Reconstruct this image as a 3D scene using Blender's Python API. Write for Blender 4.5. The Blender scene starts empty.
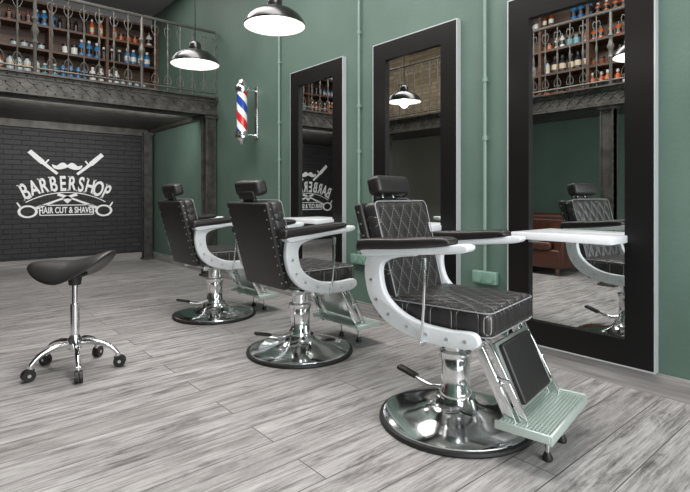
import bpy, bmesh, math, random
from mathutils import Vector, Matrix
random.seed(7)
S=bpy.context.scene
S.view_settings.view_transform='Standard'
S.view_settings.look='None'
pi=math.pi
def lin(r,g,b):
    f=lambda c:(c/255/12.92) if c/255<=0.04045 else ((c/255+0.055)/1.055)**2.4
    return (f(r),f(g),f(b),1)
# ---------------------------------------------------------------- materials
def mat(name,col,rough=.5,metal=0,spec=.5,emit=None,es=1,coat=0):
    m=bpy.data.materials.new(name); m.use_nodes=True
    p=m.node_tree.nodes['Principled BSDF']
    p.inputs['Base Color'].default_value=col
    p.inputs['Roughness'].default_value=rough
    p.inputs['Metallic'].default_value=metal
    p.inputs['Specular IOR Level'].default_value=spec
    p.inputs['Coat Weight'].default_value=coat
    if emit:
        p.inputs['Emission Color'].default_value=emit
        p.inputs['Emission Strength'].default_value=es
    return m
def N(m,t,**k):
    n=m.node_tree.nodes.new(t)
    for a,b in k.items(): setattr(n,a,b)
    return n
def L(m,a,b): m.node_tree.links.new(a,b)
def P(m): return m.node_tree.nodes['Principled BSDF']
def mth(m,op,a,b=None,c=None):
    n=N(m,'ShaderNodeMath',operation=op)
    for i,v in enumerate((a,b,c)):
        if v is None: continue
        if isinstance(v,(int,float)): n.inputs[i].default_value=v
        else: L(m,v,n.inputs[i])
    return n.outputs[0]
def objco(m):
    t=N(m,'ShaderNodeTexCoord'); s=N(m,'ShaderNodeSeparateXYZ'); L(m,t.outputs['Object'],s.inputs[0])
    return t.outputs['Object'],s.outputs
def comb(m,x,y,z):
    c=N(m,'ShaderNodeCombineXYZ')
    for i,v in enumerate((x,y,z)):
        if isinstance(v,(int,float)): c.inputs[i].default_value=v
        else: L(m,v,c.inputs[i])
    return c.outputs[0]
def bump(m,h,st=.3,dist=.01):
    b=N(m,'ShaderNodeBump'); b.inputs['Strength'].default_value=st; b.inputs['Distance'].default_value=dist
    L(m,h,b.inputs['Height']); L(m,b.outputs[0],P(m).inputs['Normal'])
def ramp(m,f,stops,interp='LINEAR'):
    r=N(m,'ShaderNodeValToRGB'); cr=r.color_ramp; cr.interpolation=interp
    while len(cr.elements)<len(stops): cr.elements.new(.5)
    for e,(p,c) in zip(cr.elements,stops): e.position=p; e.color=c
    L(m,f,r.inputs[0]); return r.outputs[0]
def noise(m,v,scale,detail=4,rough=.5,w=None,dist=0):
    n=N(m,'ShaderNodeTexNoise'); n.inputs['Scale'].default_value=scale
    n.inputs['Detail'].default_value=detail; n.inputs['Roughness'].default_value=rough; n.inputs['Distortion'].default_value=dist
    if w is not None:
        n.noise_dimensions='4D'; L(m,w,n.inputs['W'])
    L(m,v,n.inputs['Vector']); return n.outputs['Fac']
def mix(m,f,a,b,bt='MIX'):
    n=N(m,'ShaderNodeMix',data_type='RGBA',blend_type=bt)
    if isinstance(f,(int,float)): n.inputs[0].default_value=f
    else: L(m,f,n.inputs[0])
    for i,v in ((6,a),(7,b)):
        if isinstance(v,tuple): n.inputs[i].default_value=v
        else: L(m,v,n.inputs[i])
    return n.outputs[2]

GREEN=mat('green_paint',lin(84,106,96),.6)
o,s=objco(GREEN); n1=noise(GREEN,o,1.6,6)
L(GREEN,ramp(GREEN,n1,[(.3,lin(78,101,90)),(.7,lin(90,112,102))]),P(GREEN).inputs['Base Color'])
bump(GREEN,noise(GREEN,o,45,4),.14)
GPIPE=mat('green_pipe_paint',lin(118,142,131),.4)
CEIL=mat('ceiling_paint',lin(160,160,160),.8)
FLOOR=mat('grey_oak_planks',lin(160,155,152),.38)
o,s=objco(FLOOR)
bk=N(FLOOR,'ShaderNodeTexBrick'); bk.offset=.37; bk.offset_frequency=2; bk.squash=1
L(FLOOR,comb(FLOOR,s[0],s[1],0),bk.inputs['Vector'])
for k,v in dict(Scale=1,**{'Mortar Size':.0024,'Mortar Smooth':.3,'Bias':0,'Brick Width':1.9,'Row Height':.19}).items(): bk.inputs[k].default_value=v
bk.inputs['Color1'].default_value=(0,0,0,1); bk.inputs['Color2'].default_value=(1,1,1,1); bk.inputs['Mortar'].default_value=(.5,.5,.5,1)
sep=N(FLOOR,'ShaderNodeSeparateColor'); L(FLOOR,bk.outputs['Color'],sep.inputs[0]); rnd=mth(FLOOR,'MULTIPLY',sep.outputs[0],9)
g1=noise(FLOOR,comb(FLOOR,mth(FLOOR,'MULTIPLY',s[0],2.6),mth(FLOOR,'MULTIPLY',s[1],50),0),1,10,.8,rnd)
g2=noise(FLOOR,comb(FLOOR,mth(FLOOR,'MULTIPLY',s[0],1.8),mth(FLOOR,'MULTIPLY',s[1],9),0),1.4,7,.72,rnd,.7)
c1=ramp(FLOOR,g1,[(.36,lin(92,88,86)),(.46,lin(158,155,153)),(.58,lin(200,198,196))])
c2=ramp(FLOOR,g2,[(.34,lin(112,108,106)),(.46,lin(218,218,218)),(.66,lin(255,255,255))])
c=mix(FLOOR,.88,c1,c2,'MULTIPLY')
c=mix(FLOOR,mth(FLOOR,'MULTIPLY',sep.outputs[0],.4),c,lin(128,124,121))
c=mix(FLOOR,bk.outputs['Fac'],c,lin(54,51,49))
L(FLOOR,c,P(FLOOR).inputs['Base Color'])
L(FLOOR,ramp(FLOOR,g1,[(.3,(.52,.52,.52,1)),(.7,(.32,.32,.32,1))]),P(FLOOR).inputs['Roughness'])
bump(FLOOR,mth(FLOOR,'SUBTRACT',g1,mth(FLOOR,'MULTIPLY',bk.outputs['Fac'],1.5)),.25,.004)
BASE=mat('baseboard_grey_wood',lin(150,148,145),.45)
o,s=objco(BASE)
L(BASE,ramp(BASE,noise(BASE,comb(BASE,s[0],s[1],mth(BASE,'MULTIPLY',s[2],25)),2,6),[(.3,lin(115,112,110)),(.7,lin(162,160,158))]),P(BASE).inputs['Base Color'])
def brickmat(name,c1,c2,mo,bw,rh,axis=0,rough=.6,ms=.006,st=.8):
    m=mat(name,c1,rough); o,s=objco(m)
    b=N(m,'ShaderNodeTexBrick'); L(m,comb(m,s[axis],s[2],0),b.inputs['Vector'])
    b.inputs['Scale'].default_value=1; b.inputs['Brick Width'].default_value=bw; b.inputs['Row Height'].default_value=rh
    b.inputs['Mortar Size'].default_value=ms; b.inputs['Mortar Smooth'].default_value=.5
    b.inputs['Color1'].default_value=c1; b.inputs['Color2'].default_value=c2; b.inputs['Mortar'].default_value=mo
    L(m,b.outputs['Color'],P(m).inputs['Base Color'])
    bump(m,mth(m,'SUBTRACT',mth(m,'MULTIPLY',noise(m,o,30,3),.4),b.outputs['Fac']),st,.012); return m
BRICK=brickmat('black_painted_brick',lin(47,46,48),lin(36,36,38),lin(24,24,25),.23,.075)
BRICKT=brickmat('tan_brick',lin(168,150,122),lin(135,118,95),lin(120,112,100),.23,.075,1,.8)
PLAST=mat('grey_beige_plaster',lin(120,118,108),.8)
CHROME=mat('chrome',(.86,.87,.88,1),.12,1)
STEEL=mat('satin_metal',(.62,.66,.63,1),.28,.85)
MINT=mat('foot_plate_alloy',(.60,.70,.65,1),.38,.55)
WHITE=mat('white_shell_plastic',lin(222,227,229),.25)
PIPING=mat('grey_piping',lin(150,151,153),.4)
BLACK=mat('black_leather',lin(36,34,34),.42)
o,s=objco(BLACK); bump(BLACK,noise(BLACK,o,140,3),.12,.003)
RUB=mat('black_rubber',lin(28,28,28),.5)
FRAME=mat('black_mirror_frame',lin(20,19,19),.35,spec=.25)
EDGE=mat('silver_edge',lin(190,195,197),.3,.3)
GLASS=mat('mirror_glass',(.84,.86,.85,1),.0,1)
IRON=mat('dark_riveted_iron',lin(66,64,60),.5,.5)
o,s=objco(IRON)
L(IRON,ramp(IRON,noise(IRON,o,9,5),[(.3,lin(56,54,51)),(.7,lin(90,88,83))]),P(IRON).inputs['Base Color'])
RAIL=mat('railing_iron',lin(88,86,81),.45,.3)
WOOD=mat('dark_walnut_shelf',lin(72,52,42),.5)
o,s=objco(WOOD)
L(WOOD,ramp(WOOD,noise(WOOD,comb(WOOD,s[0],s[1],mth(WOOD,'MULTIPLY',s[2],12)),2,5),[(.3,lin(64,46,36)),(.7,lin(108,80,62))]),P(WOOD).inputs['Base Color'])
LOGO=mat('white_sign_paint',lin(252,252,252),.6)
PBLK=mat('pendant_black_enamel',lin(24,26,26),.25)
PWHT=mat('pendant_white_enamel',lin(225,225,222),.35)
BULB=mat('bulb_glow',(1,1,1,1),.4,emit=(1,.95,.86,1),es=6)
SOFA=mat('oxblood_leather',lin(74,42,31),.35)
SHELFW=mat('white_lacquer',lin(228,231,234),.2)
SOCK=mat('socket_pale_green',lin(112,146,131),.35)
def quilt(name,ax,ay,k,oy=0):
    m=mat(name,lin(38,36,36),.42); o,s=objco(m)
    a=mth(m,'MULTIPLY',mth(m,'ADD',s[ax],mth(m,'MULTIPLY',s[ay],.72)),k)
    b=mth(m,'MULTIPLY',mth(m,'SUBTRACT',s[ax],mth(m,'MULTIPLY',s[ay],.72)),k)
    pa=mth(m,'PINGPONG',a,.5); pb=mth(m,'PINGPONG',b,.5)
    mn=mth(m,'MINIMUM',pa,pb)
    line=mth(m,'LESS_THAN',mn,.017)
    dash=mth(m,'GREATER_THAN',mth(m,'FRACT',mth(m,'MULTIPLY',s[ay],75)),.35)
    f=mth(m,'MULTIPLY',line,dash)
    L(m,mix(m,f,lin(44,42,42),lin(150,148,146)),P(m).inputs['Base Color'])
    h=mth(m,'POWER',mth(m,'MULTIPLY',mn,2),.5)
    bump(m,mth(m,'ADD',h,mth(m,'MULTIPLY',noise(m,o,140,3),.05)),.6,.012)
    return m
QSEAT=quilt('quilted_leather_seat',1,0,11)
QBACK=quilt('quilted_leather_back',1,2,11)
POLE=mat('barber_pole_stripes',(1,1,1,1),.15,coat=.5)
o,s=objco(POLE)
ang=mth(POLE,'DIVIDE',mth(POLE,'ARCTAN2',s[1],s[0]),2*pi)
fr=mth(POLE,'FRACT',mth(POLE,'ADD',ang,mth(POLE,'MULTIPLY',s[2],2.6)))
L(POLE,ramp(POLE,fr,[(0,lin(235,235,238)),(.22,lin(200,40,42)),(.5,lin(235,235,238)),(.72,lin(35,70,160))],'CONSTANT'),P(POLE).inputs['Base Color'])
BC=[mat('bottle_'+n,lin(*c),.25) for n,c in dict(orange=(190,95,45),blue=(50,120,175),white=(215,215,210),amber=(120,62,30),black=(30,30,32),cream=(200,182,155),teal=(80,140,150),clear=(170,185,190),navy=(40,60,95)).items()]

# ---------------------------------------------------------------- builder
def _c(pts,n=6,closed=False):
    pts=[Vector(p) for p in pts]; out=[]; m=len(pts)
    rng=range(m) if closed else range(m-1)
    for i in rng:
        g=lambda j: pts[j%m] if closed else pts[max(0,min(m-1,j))]
        p0,p1,p2,p3=g(i-1),g(i),g(i+1),g(i+2)
        for k in range(n):
            t=k/n
            out.append(.5*((2*p1)+(p2-p0)*t+(2*p0-5*p1+4*p2-p3)*t*t+(3*p1-p0-3*p2+p3)*t**3))
    if not closed: out.append(pts[-1])
    return out
def catmull(pts,n=6,closed=False):
    return _c([tuple(p)+(0,)*(3-len(p)) for p in pts],n,closed)
class B:
    def __init__(s): s.bm=bmesh.new(); s.mats=[]
    def mi(s,m):
        if m not in s.mats: s.mats.append(m)
        return s.mats.index(m)
    def merge(s,t,m,M=None):
        i=s.mi(m)
        if M is not None: bmesh.ops.transform(t,matrix=M,verts=t.verts)
        for f in t.faces: f.material_index=i
        me=bpy.data.meshes.new('tmp'); t.to_mesh(me); t.free()
        s.bm.from_mesh(me); bpy.data.meshes.remove(me)
    def box(s,c,sz,m,r=0,seg=2,rot=None,taper=None):
        t=bmesh.new(); bmesh.ops.create_cube(t,size=1)
        for v in t.verts:
            v.co=Vector((v.co.x*sz[0],v.co.y*sz[1],v.co.z*sz[2]))
            if taper: taper(v.co)
        if r>0: bmesh.ops.bevel(t,geom=t.edges[:],offset=r,segments=seg,profile=.5,affect='EDGES')
        M=Matrix.Translation(Vector(c))
        if rot is not None: M=M@rot.to_4x4()
        s.merge(t,m,M)
    def bx(s,x0,x1,y0,y1,z0,z1,m,r=0,seg=2):
        s.box(((x0+x1)/2,(y0+y1)/2,(z0+z1)/2),(x1-x0,y1-y0,z1-z0),m,r,seg)
    def cyl(s,p1,p2,r,m,r2=None,seg=20):
        p1=Vector(p1);p2=Vector(p2);d=p2-p1
        t=bmesh.new(); bmesh.ops.create_cone(t,cap_ends=True,segments=seg,radius1=r,radius2=r if r2 is None else r2,depth=d.length)
        q=Vector((0,0,1)).rotation_difference(d)
        s.merge(t,m,Matrix.Translation((p1+p2)/2)@q.to_matrix().to_4x4())
    def sph(s,c,r,m,sc=(1,1,1),u=16,v=10,rot=None):
        t=bmesh.new(); bmesh.ops.create_uvsphere(t,u_segments=u,v_segments=v,radius=r)
        M=Matrix.Translation(Vector(c))
        if rot is not None: M=M@rot.to_4x4()
        s.merge(t,m,M@Matrix.Diagonal((*sc,1)))
    def lathe(s,prof,m,c=(0,0,0),seg=40,M=None):
        t=bmesh.new(); rings=[]
        for r,z in prof:
            if r<1e-6: rings.append([t.verts.new((0,0,z))])
            else: rings.append([t.verts.new((r*math.cos(2*pi*i/seg),r*math.sin(2*pi*i/seg),z)) for i in range(seg)])
        for a,b in zip(rings,rings[1:]):
            for i in range(seg):
                j=(i+1)%seg
                vs=[a[i%len(a)],a[j%len(a)],b[j%len(b)],b[i%len(b)]]
                u=[]
                for v in vs:
                    if v not in u: u.append(v)
                if len(u)>2:
                    try: t.faces.new(u)
                    except ValueError: pass
        T=Matrix.Translation(Vector(c))
        s.merge(t,m,T@M if M is not None else T)
    def tube(s,pts,r,m,seg=10,closed=False):
        pts=[Vector(p) for p in pts]; n=len(pts); t=bmesh.new(); rings=[]
        T=[]
        for i in range(n):
            a=pts[(i-1)%n] if closed or i>0 else pts[i]; b=pts[(i+1)%n] if closed or i<n-1 else pts[i]
            T.append((b-a).normalized())
        ref=Vector((0,0,1)) if abs(T[0].z)<.9 else Vector((1,0,0))
        nrm=(ref-T[0]*ref.dot(T[0])).normalized()
        for i in range(n):
            nrm=(nrm-T[i]*nrm.dot(T[i])).normalized(); bn=T[i].cross(nrm)
            rr=r[i] if isinstance(r,list) else r
            rings.append([t.verts.new(pts[i]+(nrm*math.cos(2*pi*k/seg)+bn*math.sin(2*pi*k/seg))*rr) for k in range(seg)])
        for i in range(n if closed else n-1):
            a=rings[i];b=rings[(i+1)%n]
            for k in range(seg): t.faces.new([a[k],a[(k+1)%seg],b[(k+1)%seg],b[k]])
        if not closed: t.faces.new(rings[0][::-1]); t.faces.new(rings[-1])
        s.merge(t,m)
    def prism(s,pts,f0,f1,m,bev=0):
        t=bmesh.new()
        a=[t.verts.new(f0(*p[:2])) for p in pts]; b=[t.verts.new(f1(*p[:2])) for p in pts]; n=len(pts)
        fa=t.faces.new(a); fb=t.faces.new(b[::-1])
        for i in range(n): t.faces.new([a[(i+1)%n],a[i],b[i],b[(i+1)%n]])
        bmesh.ops.recalc_face_normals(t,faces=t.faces[:])
        if bev>0:
            es=list({e for f in (fa,fb) for e in f.edges})
            bmesh.ops.bevel(t,geom=es,offset=bev,segments=3,profile=.5,affect='EDGES')
        s.merge(t,m)
    def done(s,name,parent=None,smooth=True,loc=None,rot=None,recalc=True):
        if recalc: bmesh.ops.recalc_face_normals(s.bm,faces=s.bm.faces[:])
        me=bpy.data.meshes.new(name); s.bm.to_mesh(me); s.bm.free()
        for m in s.mats: me.materials.append(m)
        if smooth:
            for p in me.polygons: p.use_smooth=True
            me.set_sharp_from_angle(angle=math.radians(40))
        ob=bpy.data.objects.new(name,me); S.collection.objects.link(ob)
        if loc: ob.location=loc
        if rot: ob.rotation_euler=rot
        if parent: ob.parent=parent
        return ob
def empty(name,loc=(0,0,0),rz=0):
    e=bpy.data.objects.new(name,None); e.location=loc; e.rotation_euler=(0,0,rz); S.collection.objects.link(e); e.empty_display_size=.1; return e

XW=3.107; YB=8.93; XL=-1.3; YF=-2.2; ZC=4.26; YM=6.353; XM=-.17; ZM0=2.2; ZM1=2.45
# ---------------------------------------------------------------- shell
def slab(name,x0,x1,y0,y1,z0,z1,m):
    b=B(); b.bx(x0,x1,y0,y1,z0,z1,m); return b.done(name,smooth=False)
slab('floor',XL-.1,XW+.1,YF-.1,YB+.1,-.1,0,FLOOR)
slab('ceiling',XL-.1,XW+.1,YF-.1,YB+.1,ZC,ZC+.1,CEIL)
slab('wall_right',XW,XW+.1,YF-.1,YB+.1,0,ZC,GREEN)
b=B(); b.bx(XL-.1,XW,YB,YB+.1,0,ZM0+.1,BRICK); b.bx(XL-.1,XW,YB,YB+.1,ZM0+.1,ZC,CEIL); b.done('wall_back',smooth=False)
b=B(); b.bx(XL-.1,XL,YF-.1,5.4,0,ZC,GREEN); b.bx(XL-.1,XL,5.4,YB,ZM0+.1,ZC,BRICKT); b.bx(XL-.1,XL,5.4,YB,0,ZM0+.1,PLAST); b.done('wall_left',smooth=False)
b=B()
b.bx(XL,XW,YF-.1,YF,0,.35,GREEN); b.bx(XL,XW,YF-.1,YF,3.6,ZC,GREEN); b.bx(XL,XL+.3,YF-.1,YF,.35,3.6,GREEN); b.bx(XW-.3,XW,YF-.1,YF,.35,3.6,GREEN)
b.done('wall_front',smooth=False)
b=B()
for x in (XL+.33,.2,1.6,XW-.33): b.bx(x-.03,x+.03,YF-.08,YF-.02,.35,3.6,RUB)
for z in (.38,2.6,3.57): b.bx(XL+.3,XW-.3,YF-.08,YF-.02,z-.03,z+.03,RUB)
b.done('window_1',smooth=False)
slab('baseboard_right',XW-.022,XW,YF,YB,0,.12,BASE)
slab('baseboard_back',XL,XW-.022,YB-.022,YB,0,.12,BASE)
slab('baseboard_left',XL,XL+.022,YF,YB-.022,0,.12,BASE)

# ---------------------------------------------------------------- mezzanine
mz=empty('mezzanine')
b=B()
b.bx(XL,XW,YM+.08,YB,ZM0+.05,ZM1-.02,IRON); b.bx(XL,XM-.08,YF,YM+.08,ZM0+.05,ZM1-.02,IRON)
b.done('deck',mz,smooth=False)
def beam(b,p,q,side):
    p=Vector((*p,0));q=Vector((*q,0));d=(q-p);ln=d.length;d.normalize();n=Vector((*side,0))
    R=Matrix((d,n,Vector((0,0,1)))).transposed()
    c=(p+q)/2
    def bb(off,z0,z1,w,ext=0): b.box(c+n*off+Vector((0,0,(z0+z1)/2)),(ln+ext,w,z1-z0),IRON,rot=R)
    bb(-.06,ZM0,ZM1,.06); bb(-.02,ZM0,ZM0+.02,.12); bb(-.02,ZM1-.02,ZM1,.12)
    bb(-.022,ZM0+.02,ZM0+.065,.02); bb(-.022,ZM1-.065,ZM1-.02,.02)
    k=int(ln/.09)
    for i in range(k):
        u=(i+.5)*ln/k
        for z in (ZM0+.043,ZM1-.043):
            b.sph(p+d*u+n*-.012+Vector((0,0,z)),.011,IRON,u=6,v=4)
    k=int(ln/.13)
    for i in range(k):
        u=(i+.5)*ln/k
        for sg in (1,-1):
            b.box(p+d*u+n*-.026+Vector((0,0,(ZM0+ZM1)/2)),(.17,.01,.018),IRON,rot=R@Matrix.Rotation(sg*math.radians(42),3,'Y'))
b=B(); beam(b,(XM,YM),(XW-.02,YM),(0,-1)); beam(b,(XM,YF+.02),(XM,YM),(1,0)); 
b.bx(XW-.1,XW-.002,YM+.1,YB-.16,ZM0-.0,ZM0+.14,IRON)
b.bx(XM,XW-.1,YB-.1,YB-.002,ZM0-.06,ZM0+.06,IRON)
b.done('riveted_beam',mz)
def col(b,x,y,w=.15,d=.15,h=ZM0):
    b.bx(x-w/2,x+w/2,y-d/2,y-d/2+.012,0,h,IRON); b.bx(x-w/2,x+w/2,y+d/2-.012,y+d/2,0,h,IRON)
    b.bx(x-w/2+.025,x+w/2-.025,y-d/2,y+d/2,0,h,IRON)
    b.bx(x-w/2-.02,x+w/2+.02,y-d/2-.02,y+d/2+.02,0,.03,IRON); b.bx(x-w/2-.02,x+w/2+.02,y-d/2-.02,y+d/2+.02,h-.04,h,IRON)
    for i in range(int(h/.09)):
        z=.08+i*.09
        for u in (-.055,.055):
            b.sph((x+u*w/.15,y-d/2,z),.01,IRON,u=6,v=4); b.sph((x+w/2-.025,y+u*d/.15,z),.01,IRON,u=6,v=4)
b=B(); col(b,XW-.1,YM+.08); col(b,XM-.06,YM+.02); col(b,XM-.08,2.55); col(b,XW-.12,YB-.1,.14,.12); col(b,XM-.08,-.9)
b.done('columns',mz)
def railing(b,p,q):
    p=Vector((*p,0));q=Vector((*q,0));d=q-p;ln=d.length;d.normalize()
    z0=ZM1; up=lambda v,z:Vector((v.x,v.y,z))
    b.cyl(up(p,z0+.9),up(q,z0+.9),.02,RAIL,seg=8); b.cyl(up(p,z0+.06),up(q,z0+.06),.012,RAIL,seg=8)
    k=round(ln/.165)
    for i in range(k+1):
        c=p+d*(ln*i/k)
        big=(i%7==0)
        r=.019 if big else .0075
        prof=[(r,0),(r,.3),(r*1.9,.34),(r,.38),(r*1.5,.43),(r*2.3,.47),(r*1.5,.51),(r,.56),(r*1.9,.6),(r,.64),(r,.9)]
        b.lathe(prof,RAIL,c=(c.x,c.y,z0),seg=8)
        if not big:
            for sg in (-1,1):
                pts=[c+d*(sg*a)+Vector((0,0,z0+z)) for a,z in ((.0,.68),(.03,.72),(.045,.77),(.03,.82),(.01,.80))]
                b.tube(catmull(pts,3),.0045,RAIL,seg=5)
                pts=[c+d*(sg*a)+Vector((0,0,z0+z)) for a,z in ((.0,.22),(.03,.18),(.045,.13),(.03,.09),(.01,.11))]
                b.tube(catmull(pts,3),.0045,RAIL,seg=5)
b=B(); railing(b,(XM-.03,YM+.03),(XW-.03,YM+.03)); railing(b,(XM-.03,YF+.05),(XM-.03,YM-.02)); b.done('railing',mz)

def shelfunit(name,horiz,a0,a1,pos,dep,sign):
    E=empty(name); b=B(); bt=B()
    def bx(u0,u1,w0,w1,z0,z1,m,bb=b):
        wa,wb=sorted((pos+sign*w0,pos+sign*w1))
        if horiz: bb.bx(u0,u1,wa,wb,z0,z1,m)
        else: bb.bx(wa,wb,u0,u1,z0,z1,m)
    bx(a0,a1,.002,.02,ZM1,4.0,WOOD)
    zs=[2.55,2.91,3.27,3.63,3.97]
    for z in zs: bx(a0,a1,.02,dep,z,z+.035,WOOD)
    bx(a0,a1,.02,dep-.02,ZM1-.0,2.55,WOOD)
    k=round((a1-a0)/.75)
    for i in range(k+1):
        u=a0+(a1-a0-.04)*i/k
        bx(u,u+.04,.02,dep+.005,ZM1,4.0,WOOD)
    cw=[BC[k] for k in (0,0,1,1,2,2,3,3,4,4,5,6,7,8)]
    for z in zs[:-1]:
        u=a0+.1; run=0
        while u<a1-.1:
            if run<=0:
                run=random.randint(2,5); m=random.choice(cw); h=random.uniform(.15,.27); r=random.uniform(.034,.052); typ=random.random(); gap=random.random()<.15
                cp=random.choice((BC[4],BC[2])); lb=random.choice((BC[2],BC[5],BC[4]))
            run-=1
            if not gap:
                w=pos+sign*random.uniform(dep*.62,dep*.8)
                c=(u,w,z+.0355) if horiz else (w,u,z+.0355)
                if typ<.65:
                    bt.lathe([(0,0),(r,0),(r,h*.65),(r*.4,h*.8),(r*.4,h*.86)],m,c,10)
                    bt.lathe([(r*.48,h*.85),(r*.48,h),(0,h)],cp,c,8)
                    bt.lathe([(r*1.02,h*.2),(r*1.02,h*.5)],lb,c,10)
                else:
                    bt.lathe([(0,0),(r*1.1,0),(r*1.1,h*.45),(0,h*.45)],m,c,12)
                    bt.lathe([(r*1.15,h*.4),(r*1.15,h*.55),(0,h*.55)],BC[4],c,12)
            u+=random.uniform(.1,.125)
    b.done('cabinet',E,smooth=False); bt.done('grooming_bottles',E)
shelfunit('bottle_shelf',True,XL+.35,XW-.005,YB,.33,-1)
shelfunit('bottle_shelf.001',False,YF+.3,5.3,XL,.3,1)

# ---------------------------------------------------------------- sign logo
def logo(name,x0,z0):
    b=B(); Y0=YB-.001; Y1=YB-.008
    f0=lambda x,z:Vector((x0+x,Y0,z0+z)); f1=lambda x,z:Vector((x0+x,Y1,z0+z))
    dg=bpy.context.evaluated_depsgraph_get
    def letter(ch,size,M,off=.0,sx=1,sy=1):
        c=bpy.data.curves.new('t','FONT'); c.body=ch; c.size=size; c.align_x='CENTER'; c.offset=off; c.extrude=.003
        ob=bpy.data.objects.new('t',c); S.collection.objects.link(ob)
        bpy.context.view_layer.update()
        me=bpy.data.meshes.new_from_object(ob.evaluated_get(dg()))
        t=bmesh.new(); t.from_mesh(me); bpy.data.meshes.remove(me)
        bpy.data.objects.remove(ob); bpy.data.curves.remove(c)
        for v in t.verts: v.co=Vector((v.co.x*sx,v.co.y*sy,v.co.z))
        if sy>1:
            xs=[v.co.x for v in t.verts]; ys=[v.co.y for v in t.verts]; lo,hi=min(ys),max(ys)
            feet={'B':((0,lo),(0,hi)),'A':((0,lo),(1,lo)),'R':((0,lo),(1,lo),(0,hi)),'H':((0,lo),(1,lo),(0,hi),(1,hi)),'P':((0,lo),(0,hi)),'E':(),'S':(),'O':()}[ch]
            for e,y in feet:
                x=min(xs)+.008 if e==0 else max(xs)-.008
                tt=bmesh.new(); bmesh.ops.create_cube(tt,size=1)
                for v in tt.verts: v.co=Vector((v.co.x*.045,v.co.y*.018,v.co.z*.006))+Vector((x,y+(.009 if y==lo else -.009),0))
                b.merge(tt,LOGO,M)
        b.merge(t,LOGO,M)
    base=Matrix.Translation((x0,YB-.006,z0))@Matrix.Rotation(pi/2,4,'X')
    R=1.15
    word='BARBERSHOP'
    for i,ch in enumerate(word):
        a=(i-4.5)*.107
        sc=.27+.02*abs(i-4.5)/4.5
        M=base@Matrix.Translation((R*math.sin(a),R*math.cos(a)-R,0))@Matrix.Rotation(-a*.85,4,'Z')
        letter(ch,sc,M,.007,.68,1.2)
    zz=-.04
    pts=[((R+zz)*math.sin(-.53+1.06*k/24),(R+zz)*math.cos(-.53+1.06*k/24)-R) for k in range(25)]
    pts2=[((R+zz+.014)*math.sin(-.53+1.06*k/24),(R+zz+.014)*math.cos(-.53+1.06*k/24)-R) for k in range(24,-1,-1)]
    b.prism(pts+pts2,f0,f1,LOGO)
    letter('HAIR CUT & SHAVES',.135,base@Matrix.Translation((0,-.36,0)),.003,.64,1)
    def bar(x1,z1,x2,z2,w1,w2=None):
        w2=w2 or w1; d=Vector((x2-x1,z2-z1)).normalized(); n=Vector((-d.y,d.x))
        b.prism([(x1+n.x*w1,z1+n.y*w1),(x2+n.x*w2,z2+n.y*w2),(x2-n.x*w2,z2-n.y*w2),(x1-n.x*w1,z1-n.y*w1)],f0,f1,LOGO)
    for z in (-.39,-.235): bar(-.38,z,.38,z,.007)
    bar(-.38,-.39,-.38,-.235,.007); bar(.38,-.39,.38,-.235,.007)
    for sg in (-1,1):
        rr,cx,cz=.115,.54,-.33; n=28
        for k in range(n):
            a0=2*pi*k/n;a1=2*pi*(k+1)/n
            q=lambda r,a:(sg*cx+r*1.15*math.cos(a),cz+r*.85*math.sin(a))
            b.prism([q(rr,a0),q(rr,a1),q(rr-.032,a1),q(rr-.032,a0)],f0,f1,LOGO)
        bar(sg*.43,-.28,sg*.12,-.15,.022,.014); bar(sg*.12,-.15,-sg*.14,-.06,.014,.024)
        bar(sg*.63,-.27,sg*.68,-.19,.014,.01)
        bar(sg*.14,.26,sg*.34,.43,.02,.026); bar(sg*.34,.43,sg*.52,.60,.038,.033); bar(sg*.30,.43,sg*.26,.48,.012)
        ms=catmull([(0,.40),(sg*.05,.44),(sg*.10,.43),(sg*.15,.39),(sg*.215,.405),(sg*.19,.35),(sg*.12,.33),(sg*.05,.345),(0,.37)],4)
        b.prism([(p[0],p[1]) for p in ms],f0,f1,LOGO)
    n=12
    b.prism([(.0,-.21)]+[(.1*math.sin(-.8+1.6*k/n),-.21+.1*math.cos(-.8+1.6*k/n)) for k in range(n+1)],f0,f1,LOGO)
    b.done(name,smooth=False)
logo('barbershop_wall_sign',1.77,1.19)
logo('barbershop_wall_sign.001',-.35,1.19)

# ---------------------------------------------------------------- mirrors, shelves, pipes, sockets
def mirror(name,y0,y1):
    E=empty(name); z0,z1=.13,2.43; fw=.15; x1=XW-.001; x0=XW-.046
    b=B()
    for (a,c,d,e) in ((y0,y1,z0,z0+fw),(y0,y1,z1-fw,z1),(y0,y0+fw,z0+fw,z1-fw),(y1-fw,y1,z0+fw,z1-fw)):
        b.bx(x0,x1,a,c,d,e,FRAME)
    b.done('frame',E,smooth=False)
    b=B(); t=.008; xa=XW-.047
    for (a,c,d,e) in ((y0-t,y1+t,z0-t,z0),(y0-t,y1+t,z1,z1+t),(y0-t,y0,z0,z1),(y1,y1+t,z0,z1)): b.bx(xa,x1,a,c,d,e,EDGE)
    b.done('edge_trim',E,smooth=False)
    b=B(); b.bx(XW-.02,XW-.012,y0+fw,y1-fw,z0+fw,z1-fw,GLASS); b.done('glass',E,smooth=False)
    yc=(y0+y1)/2
    b=B(); b.bx(XW-.27,XW-.0205,yc-.31,yc+.29,.832,.875,SHELFW,.004,2)
    for y in (yc-.2,yc+.2):
        b.bx(XW-.2,XW-.0205,y-.01,y+.01,.81,.832,STEEL)
    b.done('console_shelf',E)
mirror('wall_mirror',.979,1.869); mirror('wall_mirror.001',2.305,3.208); mirror('wall_mirror.002',3.637,4.514)
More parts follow.
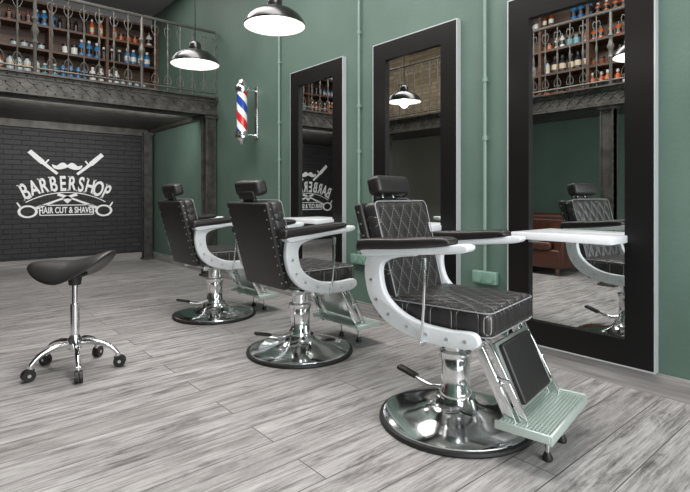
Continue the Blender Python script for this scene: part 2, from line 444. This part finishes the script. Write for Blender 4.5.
for i,y in enumerate((4.774,3.423,2.069)):
    b=B(); b.cyl((XW-.025,y,.56),(XW-.025,y,ZC-.005),.012,GPIPE,seg=12)
    for z in (.75,1.5,1.92,2.6,3.4):
        b.cyl((XW-.025,y,z),(XW-.025,y,z+.03),.018,GPIPE,seg=12); b.bx(XW-.025,XW-.001,y-.012,y+.012,z+.005,z+.025,GPIPE)
    b.done('conduit_pipe' if i==0 else f'conduit_pipe.{i:03d}')
    b=B(); b.bx(XW-.045,XW-.001,y-.1,y+.1,.47,.56,SOCK,.008,3)
    for dy in (-.048,.048):
        b.cyl((XW-.045,y+dy,.515),(XW-.052,y+dy,.515),.034,SOCK,seg=20); b.cyl((XW-.0525,y+dy,.515),(XW-.049,y+dy,.515),.02,GPIPE,seg=20)
    b.done('wall_socket' if i==0 else f'wall_socket.{i:03d}')

# ---------------------------------------------------------------- barber pole
E=empty('barber_pole',(2.9,5.30,1.715)); E.scale=(1,1,1.04)
b=B(); b.cyl((0,0,.14),(0,0,.6),.062,POLE,seg=32); b.done('striped_cylinder',E)
b=B()
b.lathe([(0,0),(.02,.0),(.03,.02),(.045,.045),(.075,.07),(.08,.1),(.072,.12),(.072,.145),(.0,.145)],CHROME,seg=28)
b.lathe([(0,.595),(.072,.595),(.072,.62),(.08,.635),(.075,.665),(.05,.69),(.045,.7),(.04,.73),(.02,.742),(0,.745)],CHROME,seg=28)
b.done('chrome_caps',E)
b=B(); b.bx(XW-2.9-.02,XW-2.9-.001,-.03,.03,.08,.68,CHROME,.005,2)
for z in (.11,.63): b.cyl((.06,0,z),(XW-2.9-.01,0,z),.014,CHROME,seg=12)
b.done('wall_bracket',E)

# ---------------------------------------------------------------- pendant lamps
for i,y in enumerate((1.5,2.81,4.07)):
    x=1.78; zl=2.225
    E=empty('pendant_lamp' if i==0 else f'pendant_lamp.{i:03d}',(x,y,zl))
    b=B()
    b.lathe([(.2,0),(.203,.008),(.195,.03),(.17,.065),(.13,.095),(.085,.115),(.05,.125),(.05,.17),(.035,.19),(.012,.2),(.0,.2)],PBLK,seg=48)
    b.lathe([(.2,0),(.192,.02),(.165,.06),(.125,.088),(.08,.107),(.045,.115),(0,.115)],PWHT,seg=48)
    b.cyl((0,0,.19),(0,0,ZC-zl-.02),.005,PBLK,seg=8)
    b.cyl((0,0,ZC-zl-.03),(0,0,ZC-zl-.001),.05,PBLK,seg=20)
    b.done('shade',E,recalc=False)
    b=B(); b.cyl((0,0,.114),(0,0,.075),.018,PBLK,seg=12); b.sph((0,0,.05),.032,BULB); b.done('bulb',E)
    l=bpy.data.lights.new('pendant_light','POINT'); l.energy=2.5; l.color=(1,.95,.88); l.shadow_soft_size=.05
    lo=bpy.data.objects.new('lamp_light',l); lo.location=(0,0,-.02); S.collection.objects.link(lo); lo.parent=E

# ---------------------------------------------------------------- barber chair
def build_chair():
    parts=[]
    def fin(b,n,**k): parts.append(b.done(n,None,**k))
    b=B(); b.lathe([(0,.001),(.37,.001),(.375,.01),(.372,.022),(.35,.026),(0,.026)],RUB,seg=72); fin(b,'rubber_rim')
    b=B(); b.lathe([(.357,.02),(.355,.03),(.33,.038),(.27,.045),(.2,.056),(.15,.07),(.115,.09),(.1,.115),(.095,.125),(0,.125)],CHROME,seg=72)
    b.lathe([(.078,.12),(.078,.15),(.07,.16),(.07,.30),(.078,.31),(.078,.34),(.06,.345),(.055,.35),(.055,.47),(0,.47)],CHROME,seg=48)
    fin(b,'chrome_pedestal')
    b=B(); b.tube(catmull([(-.06,-.01,.15),(-.14,.0,.135),(-.2,.01,.14),(-.26,.02,.16)],5),.012,CHROME,seg=10)
    b.box((-.29,.02,.168),(.12,.045,.022),RUB,.009,3,rot=Matrix.Rotation(.25,3,'Y')); fin(b,'pump_pedal')
    b=B(); b.bx(-.17,.18,-.14,.14,.455,.485,STEEL,.006,2)
    for v in (-.2,.2): b.bx(-.2,.24,v-.015,v+.015,.45,.49,STEEL,.004,2)
    b.cyl((.19,-.27,.475),(.19,.27,.475),.012,CHROME,seg=12); b.cyl((-.15,-.27,.475),(-.15,.27,.475),.012,CHROME,seg=12)
    fin(b,'under_frame')
    SX=.04; HX=.255
    b=B()
    b.box((SX,0,0),(HX*2,.53,.125),QSEAT,.038,5)
    for v in b.bm.verts:
        if v.co.z>0: v.co.z+=.018*max(0,1-((v.co.x-SX)/HX)**2)*max(0,1-(v.co.y/.265)**2)
    parts.append(b.done('seat',None,loc=(0,0,.557)))
    def loop(cx,cy,hx,hy,r,z,n=6):
        out=[]
        for sx,sy,a0 in ((1,1,0),(-1,1,pi/2),(-1,-1,pi),(1,-1,1.5*pi)):
            for k in range(n+1):
                a=a0+pi/2*k/n; out.append((cx+sx*(hx-r)+r*math.cos(a),cy+sy*(hy-r)+r*math.sin(a),z))
        return out
    b=B(); b.tube(loop(SX,0,HX-.004,.261,.04,.607),.003,PIPING,seg=6,closed=True); b.tube(loop(SX,0,HX-.004,.261,.04,.506),.003,PIPING,seg=6,closed=True); fin(b,'seat_piping')
    J=[(-.315,.83),(-.325,.72),(-.29,.60),(-.20,.51),(-.06,.462),(.08,.45),(.20,.455),(.255,.475),(.262,.505),(.23,.53),(.12,.525),(-.02,.535),(-.13,.575),(-.205,.64),(-.23,.73),(-.215,.785),(-.14,.815),(-.04,.83)]
    Jp=[(p.x,p.y) for p in catmull(J,5)]+[(-.04,.855),(-.30,.84)]
    for side,sg in (('right',-1),('left',1)):
        b=B(); vi=sg*.278; vo=sg*.316
        b.prism(Jp,lambda x,z:Vector((x,vi,z)),lambda x,z:Vector((x,vo,z)),WHITE,.008)
        A=[(-.33,.825),(-.335,.842),(-.30,.852),(-.1,.862),(.08,.88),(.19,.898),(.225,.888),(.215,.866),(.16,.855),(.03,.843),(-.15,.826),(-.3,.812)]
        Ap=[(p.x,p.y) for p in catmull(A,4,True)]
        b.prism(Ap,lambda x,z:Vector((x,sg*.258,z)),lambda x,z:Vector((x,sg*.34,z)),WHITE,.008)
        for (u,z) in ((-.28,.70),(-.25,.61),(-.18,.55),(-.08,.508),(.02,.49),(.12,.487),(.205,.492)):
            b.cyl((u,sg*.316,z),(u,sg*.32,z),.008,STEEL,seg=12)
        fin(b,'side_shell_'+side)
        b=B()
        C=[(-.35,.835),(-.353,.875),(-.315,.895),(-.1,.908),(.08,.922),(.135,.918),(.145,.897),(.11,.885),(-.1,.858),(-.3,.842)]
        b.prism([(p.x,p.y) for p in catmull(C,4,True)],lambda x,z:Vector((x,sg*.25,z)),lambda x,z:Vector((x,sg*.348,z)),BLACK,.015)
        fin(b,'arm_pad_'+side)
    b=B(); b.tube(catmull([(.0,-.335,.44),(.02,-.345,.56),(.03,-.35,.70),(.03,-.35,.78)],5),.0065,CHROME,seg=10); b.cyl((.03,-.35,.78),(.03,-.35,.83),.012,CHROME,seg=12)
    b.cyl((0,-.345,.45),(0,-.2,.45),.012,CHROME,seg=12); fin(b,'recline_lever')
    tilt=math.atan2(.15,.56); Rm=(0,-tilt,0)
    def tp(co):
        if co.z<0: co.y*=.93
    b=B(); b.box((.02,0,.27),(.085,.50,.55),QBACK,.032,5,taper=tp); parts.append(b.done('back_cushion',None,loc=(-.235,0,.535),rot=Rm))
    b=B(); b.box((-.04,0,.265),(.05,.52,.58),BLACK,.016,3,taper=tp)
    for v in (-.235,.235):
        sy=1 if v>0 else -1
        for k in range(9): b.cyl((-.064,v,.03+k*.06),(-.068,v,.03+k*.06),.005,STEEL,seg=8)
        for k in range(9): b.cyl((-.04,sy*(.243+.0017*k),.03+k*.06),(-.04,sy*(.250+.0015*k),.03+k*.06),.005,STEEL,seg=8)
    parts.append(b.done('back_shell',None,loc=(-.235,0,.535),rot=Rm))
    b=B()
    lp=[(.06,p[0]*(.93+.07*((p[1]+.27)/.55)),p[1]+.27) for p in loop(0,0,.247,.272,.035,0)]
    b.tube(lp,.0028,PIPING,seg=6,closed=True)
    parts.append(b.done('back_piping',None,loc=(-.235,0,.535),rot=Rm))
    b=B()
    for v in (-.05,.05): b.cyl((-.015,v,.5),(-.02,v,.63),.007,CHROME,seg=10)
    b.box((-.02,0,.565),(.03,.14,.03),RUB,.008,2)
    b.box((-.035,0,.60),(.02,.2,.05),RUB,.008,2)
    parts.append(b.done('headrest_posts',None,loc=(-.235,0,.535),rot=Rm))
    b=B(); b.box((.005,0,.64),(.085,.30,.10),BLACK,.026,5)
    parts.append(b.done('headrest',None,loc=(-.235,0,.535),rot=Rm))
    b=B()
    for sg in (-1,1):
        b.prism([(.17,.50),(.215,.50),(.395,.155),(.385,.12),(.36,.12),(.345,.15)],lambda x,z:Vector((x,sg*.2,z)),lambda x,z:Vector((x,sg*.222,z)),CHROME,.004)
        b.prism([(.235,.50),(.265,.49),(.43,.185),(.425,.155),(.405,.165)],lambda x,z:Vector((x,sg*.2,z)),lambda x,z:Vector((x,sg*.215,z)),CHROME,.004)
        b.cyl((.22,sg*.19,.47),(.22,sg*.232,.47),.026,CHROME,seg=20); b.cyl((.31,sg*.2,.31),(.31,sg*.23,.31),.012,CHROME,seg=12)
        b.box((.31,sg*.21,.33),(.09,.012,.02),CHROME,.003,2)
        b.cyl((.39,sg*.19,.15),(.39,sg*.232,.15),.018,CHROME,seg=16)
    b.cyl((.385,-.2,.15),(.385,.2,.15),.01,CHROME,seg=12)
    fin(b,'leg_rest_frame')
    a=math.atan2(.12,.27)
    b=B(); b.box((0,0,0),(.022,.36,.285),STEEL,.008,2); parts.append(b.done('leg_panel_frame',None,loc=(.325,0,.335),rot=(0,-a,0)))
    b=B(); b.box((.018,0,0),(.03,.325,.255),BLACK,.012,4); parts.append(b.done('leg_panel_pad',None,loc=(.325,0,.335),rot=(0,-a,0)))
    b=B(); x0,x1,w,z=.31,.53,.26,.165
    b.bx(x0,x1,-w,w,z-.012,z,MINT,.003,2)
    for k in range(14): 
        u=x0+.016+k*(x1-x0-.03)/13; b.bx(u-.004,u+.004,-w+.015,w-.015,z,z+.008,MINT)
    for k in range(25):
        v=-w+.02+k*(2*w-.04)/24; b.bx(x0+.012,x1-.012,v-.003,v+.003,z,z+.006,MINT)
    for sg in (-1,1): b.bx(x0,x1,sg*w-.008,sg*w+.008,z-.02,z+.014,MINT,.004,2)
    b.bx(x1-.008,x1+.008,-w,w,z-.03,z+.01,MINT,.004,2)
    for sg in (-1,1):
        b.cyl((x1-.06,sg*.1,.03),(x1-.06,sg*.1,z-.01),.009,CHROME,seg=10); b.lathe([(0,.001),(.02,.001),(.022,.012),(.012,.034),(0,.034)],RUB,c=(x1-.06,sg*.1,0),seg=16)
    fin(b,'foot_plate')
    return parts
proto=build_chair()
def place(name,loc,rz,first):
    E=empty(name,loc,rz)
    for p in proto:
        q=p if first else p.copy()
        if not first: S.collection.objects.link(q)
        q.parent=E
for i,(x,y,r) in enumerate(((2.0,1.51,-80),(2.04,2.89,0),(2.06,4.28,0))):
    place('barber_chair' if i==0 else f'barber_chair.{i:03d}',(x,y,0),math.radians(r),i==0)

# ---------------------------------------------------------------- saddle stool
E=empty('saddle_stool',(.736,3.50,0),math.radians(-40))
b=B(); t=bmesh.new(); bmesh.ops.create_uvsphere(t,u_segments=48,v_segments=24,radius=1)
for v in t.verts:
    x,y,z=v.co; px=x*.265-.018; w=.2*(1-.18*(x<0)*abs(x)); py=y*w
    zz=z*(.05 if z>0 else .04)
    zz+=.105*max(0,x)**1.6+.02*max(0,-x)**2 - .07*(abs(y)**2)*(1-.4*max(0,x)) 
    v.co=Vector((px,py,zz))
b.merge(t,BLACK); b.done('saddle_seat',E,loc=(0,0,.645))
b=B(); b.box((-.02,0,.603),(.16,.1,.025),RUB,.008,2); b.cyl((0,0,.54),(0,0,.605),.035,RUB,r2=.045)
b.tube(catmull([(-.03,-.04,.59),(-.08,-.1,.575),(-.1,-.14,.57)],4),.006,RUB,seg=8); b.done('seat_mechanism',E)
b=B(); b.cyl((0,0,.34),(0,0,.59),.018,CHROME); b.cyl((0,0,.12),(0,0,.42),.028,CHROME); b.lathe([(0,.14),(.045,.14),(.05,.16),(.042,.2),(.028,.22),(.028,.23)],CHROME,seg=24)
RB=.25
for k in range(5):
    a=2*pi*k/5+.25; d=Vector((math.cos(a),math.sin(a),0)); n=Vector((-d.y,d.x,0))
    b.tube(catmull([d*.03+Vector((0,0,.175)),d*.11+Vector((0,0,.172)),d*.2+Vector((0,0,.14)),d*RB+Vector((0,0,.09))],5),[.021-.0005*i for i in range(16)],CHROME,seg=10)
b.done('chrome_base',E)
b=B()
for k in range(5):
    a=2*pi*k/5+.25; d=Vector((math.cos(a),math.sin(a),0)); n=Vector((-d.y,d.x,0)); c=d*RB
    b.cyl(c+Vector((0,0,.05)),c+Vector((0,0,.09)),.014,CHROME)
    for sg in (-1,1):
        p=c+d*.012+n*(sg*.012)+Vector((0,0,.037)); b.cyl(p-n*.009,p+n*.009,.036,RUB,seg=20); b.cyl(p+n*(sg*.009),p+n*(sg*.0105),.01,STEEL,seg=16)
    b.box(c+d*.005+Vector((0,0,.06)),(.055,.012,.02),RUB,.004,2,rot=Matrix.Rotation(a,3,'Z'))
b.done('casters',E)

# ---------------------------------------------------------------- chesterfield sofa
E=empty('chesterfield_sofa',(XL+.03,4.15,0))
b=B(); Wd=.95
b.bx(.05,.85,-Wd+.05,Wd-.05,.1,.36,SOFA,.03,3)
for k in (-1,0,1): b.bx(.22,.88,k*.52-.255,k*.52+.255,.34,.47,SOFA,.045,4)
b.box((.14,0,.52),(.2,2*Wd-.1,.5),SOFA,.05,4); b.cyl((.13,-Wd+.02,.76),(.13,Wd-.02,.76),.085,SOFA,seg=24)
for sg in (-1,1):
    b.bx(.08,.84,sg*(Wd-.08)-.07,sg*(Wd-.08)+.07,.1,.66,SOFA,.03,3); b.cyl((.08,sg*(Wd-.08),.68),(.86,sg*(Wd-.08),.68),.085,SOFA,seg=24)
for r in range(3):
    for k in range(14): b.sph((.242,-Wd+.17+k*.123+(r%2)*.06,.52+r*.08),.011,RUB,u=8,v=6)
for x in (.12,.78):
    for y in (-Wd+.12,Wd-.12): b.cyl((x,y,0.001),(x,y,.11),.022,WOOD,r2=.03,seg=12)
b.done('sofa_body',E)

# ---------------------------------------------------------------- lights
def area(name,loc,rot,sx,sy,e,col=(1,1,1)):
    l=bpy.data.lights.new(name,'AREA'); l.shape='RECTANGLE'; l.size=sx; l.size_y=sy; l.energy=e; l.color=col
    o=bpy.data.objects.new(name,l); o.location=loc; o.rotation_euler=rot; S.collection.objects.link(o); return o
area('window_daylight',(.9,YF+.05,2.0),(pi/2,0,0),3.6,3.0,165,(.98,.98,1))
area('ceiling_fill',(1.2,3.0,ZC-.03),(0,0,0),1.2,5.2,260,(1,.965,.94))  # added overhead fill for soft general light, not a known fixture
area('mezzanine_fill',(1.2,7.3,ZC-.03),(0,0,0),3,.8,38,(1,.96,.92))  # invented lamp, added to brighten the bottles and upper back wall
area('soffit_fill',(1.6,6.9,ZM0-.04),(math.radians(62),0,0),2.4,.12,30,(1,.98,.96))  # added fill under the deck, turned to the back wall to lift brick and sign
w=bpy.data.worlds.new('sky'); S.world=w; w.use_nodes=True
w.node_tree.nodes['Background'].inputs[0].default_value=(.92,.95,1,1); w.node_tree.nodes['Background'].inputs[1].default_value=2.0

# ---------------------------------------------------------------- camera
cd=bpy.data.cameras.new('camera'); cd.sensor_width=36; cd.lens=36*497/690; cd.shift_y=-50/690; cd.clip_start=.05
co=bpy.data.objects.new('camera',cd); co.location=(0,0,1.1); co.rotation_euler=(pi/2,0,math.radians(-40.4)); S.collection.objects.link(co); S.camera=co
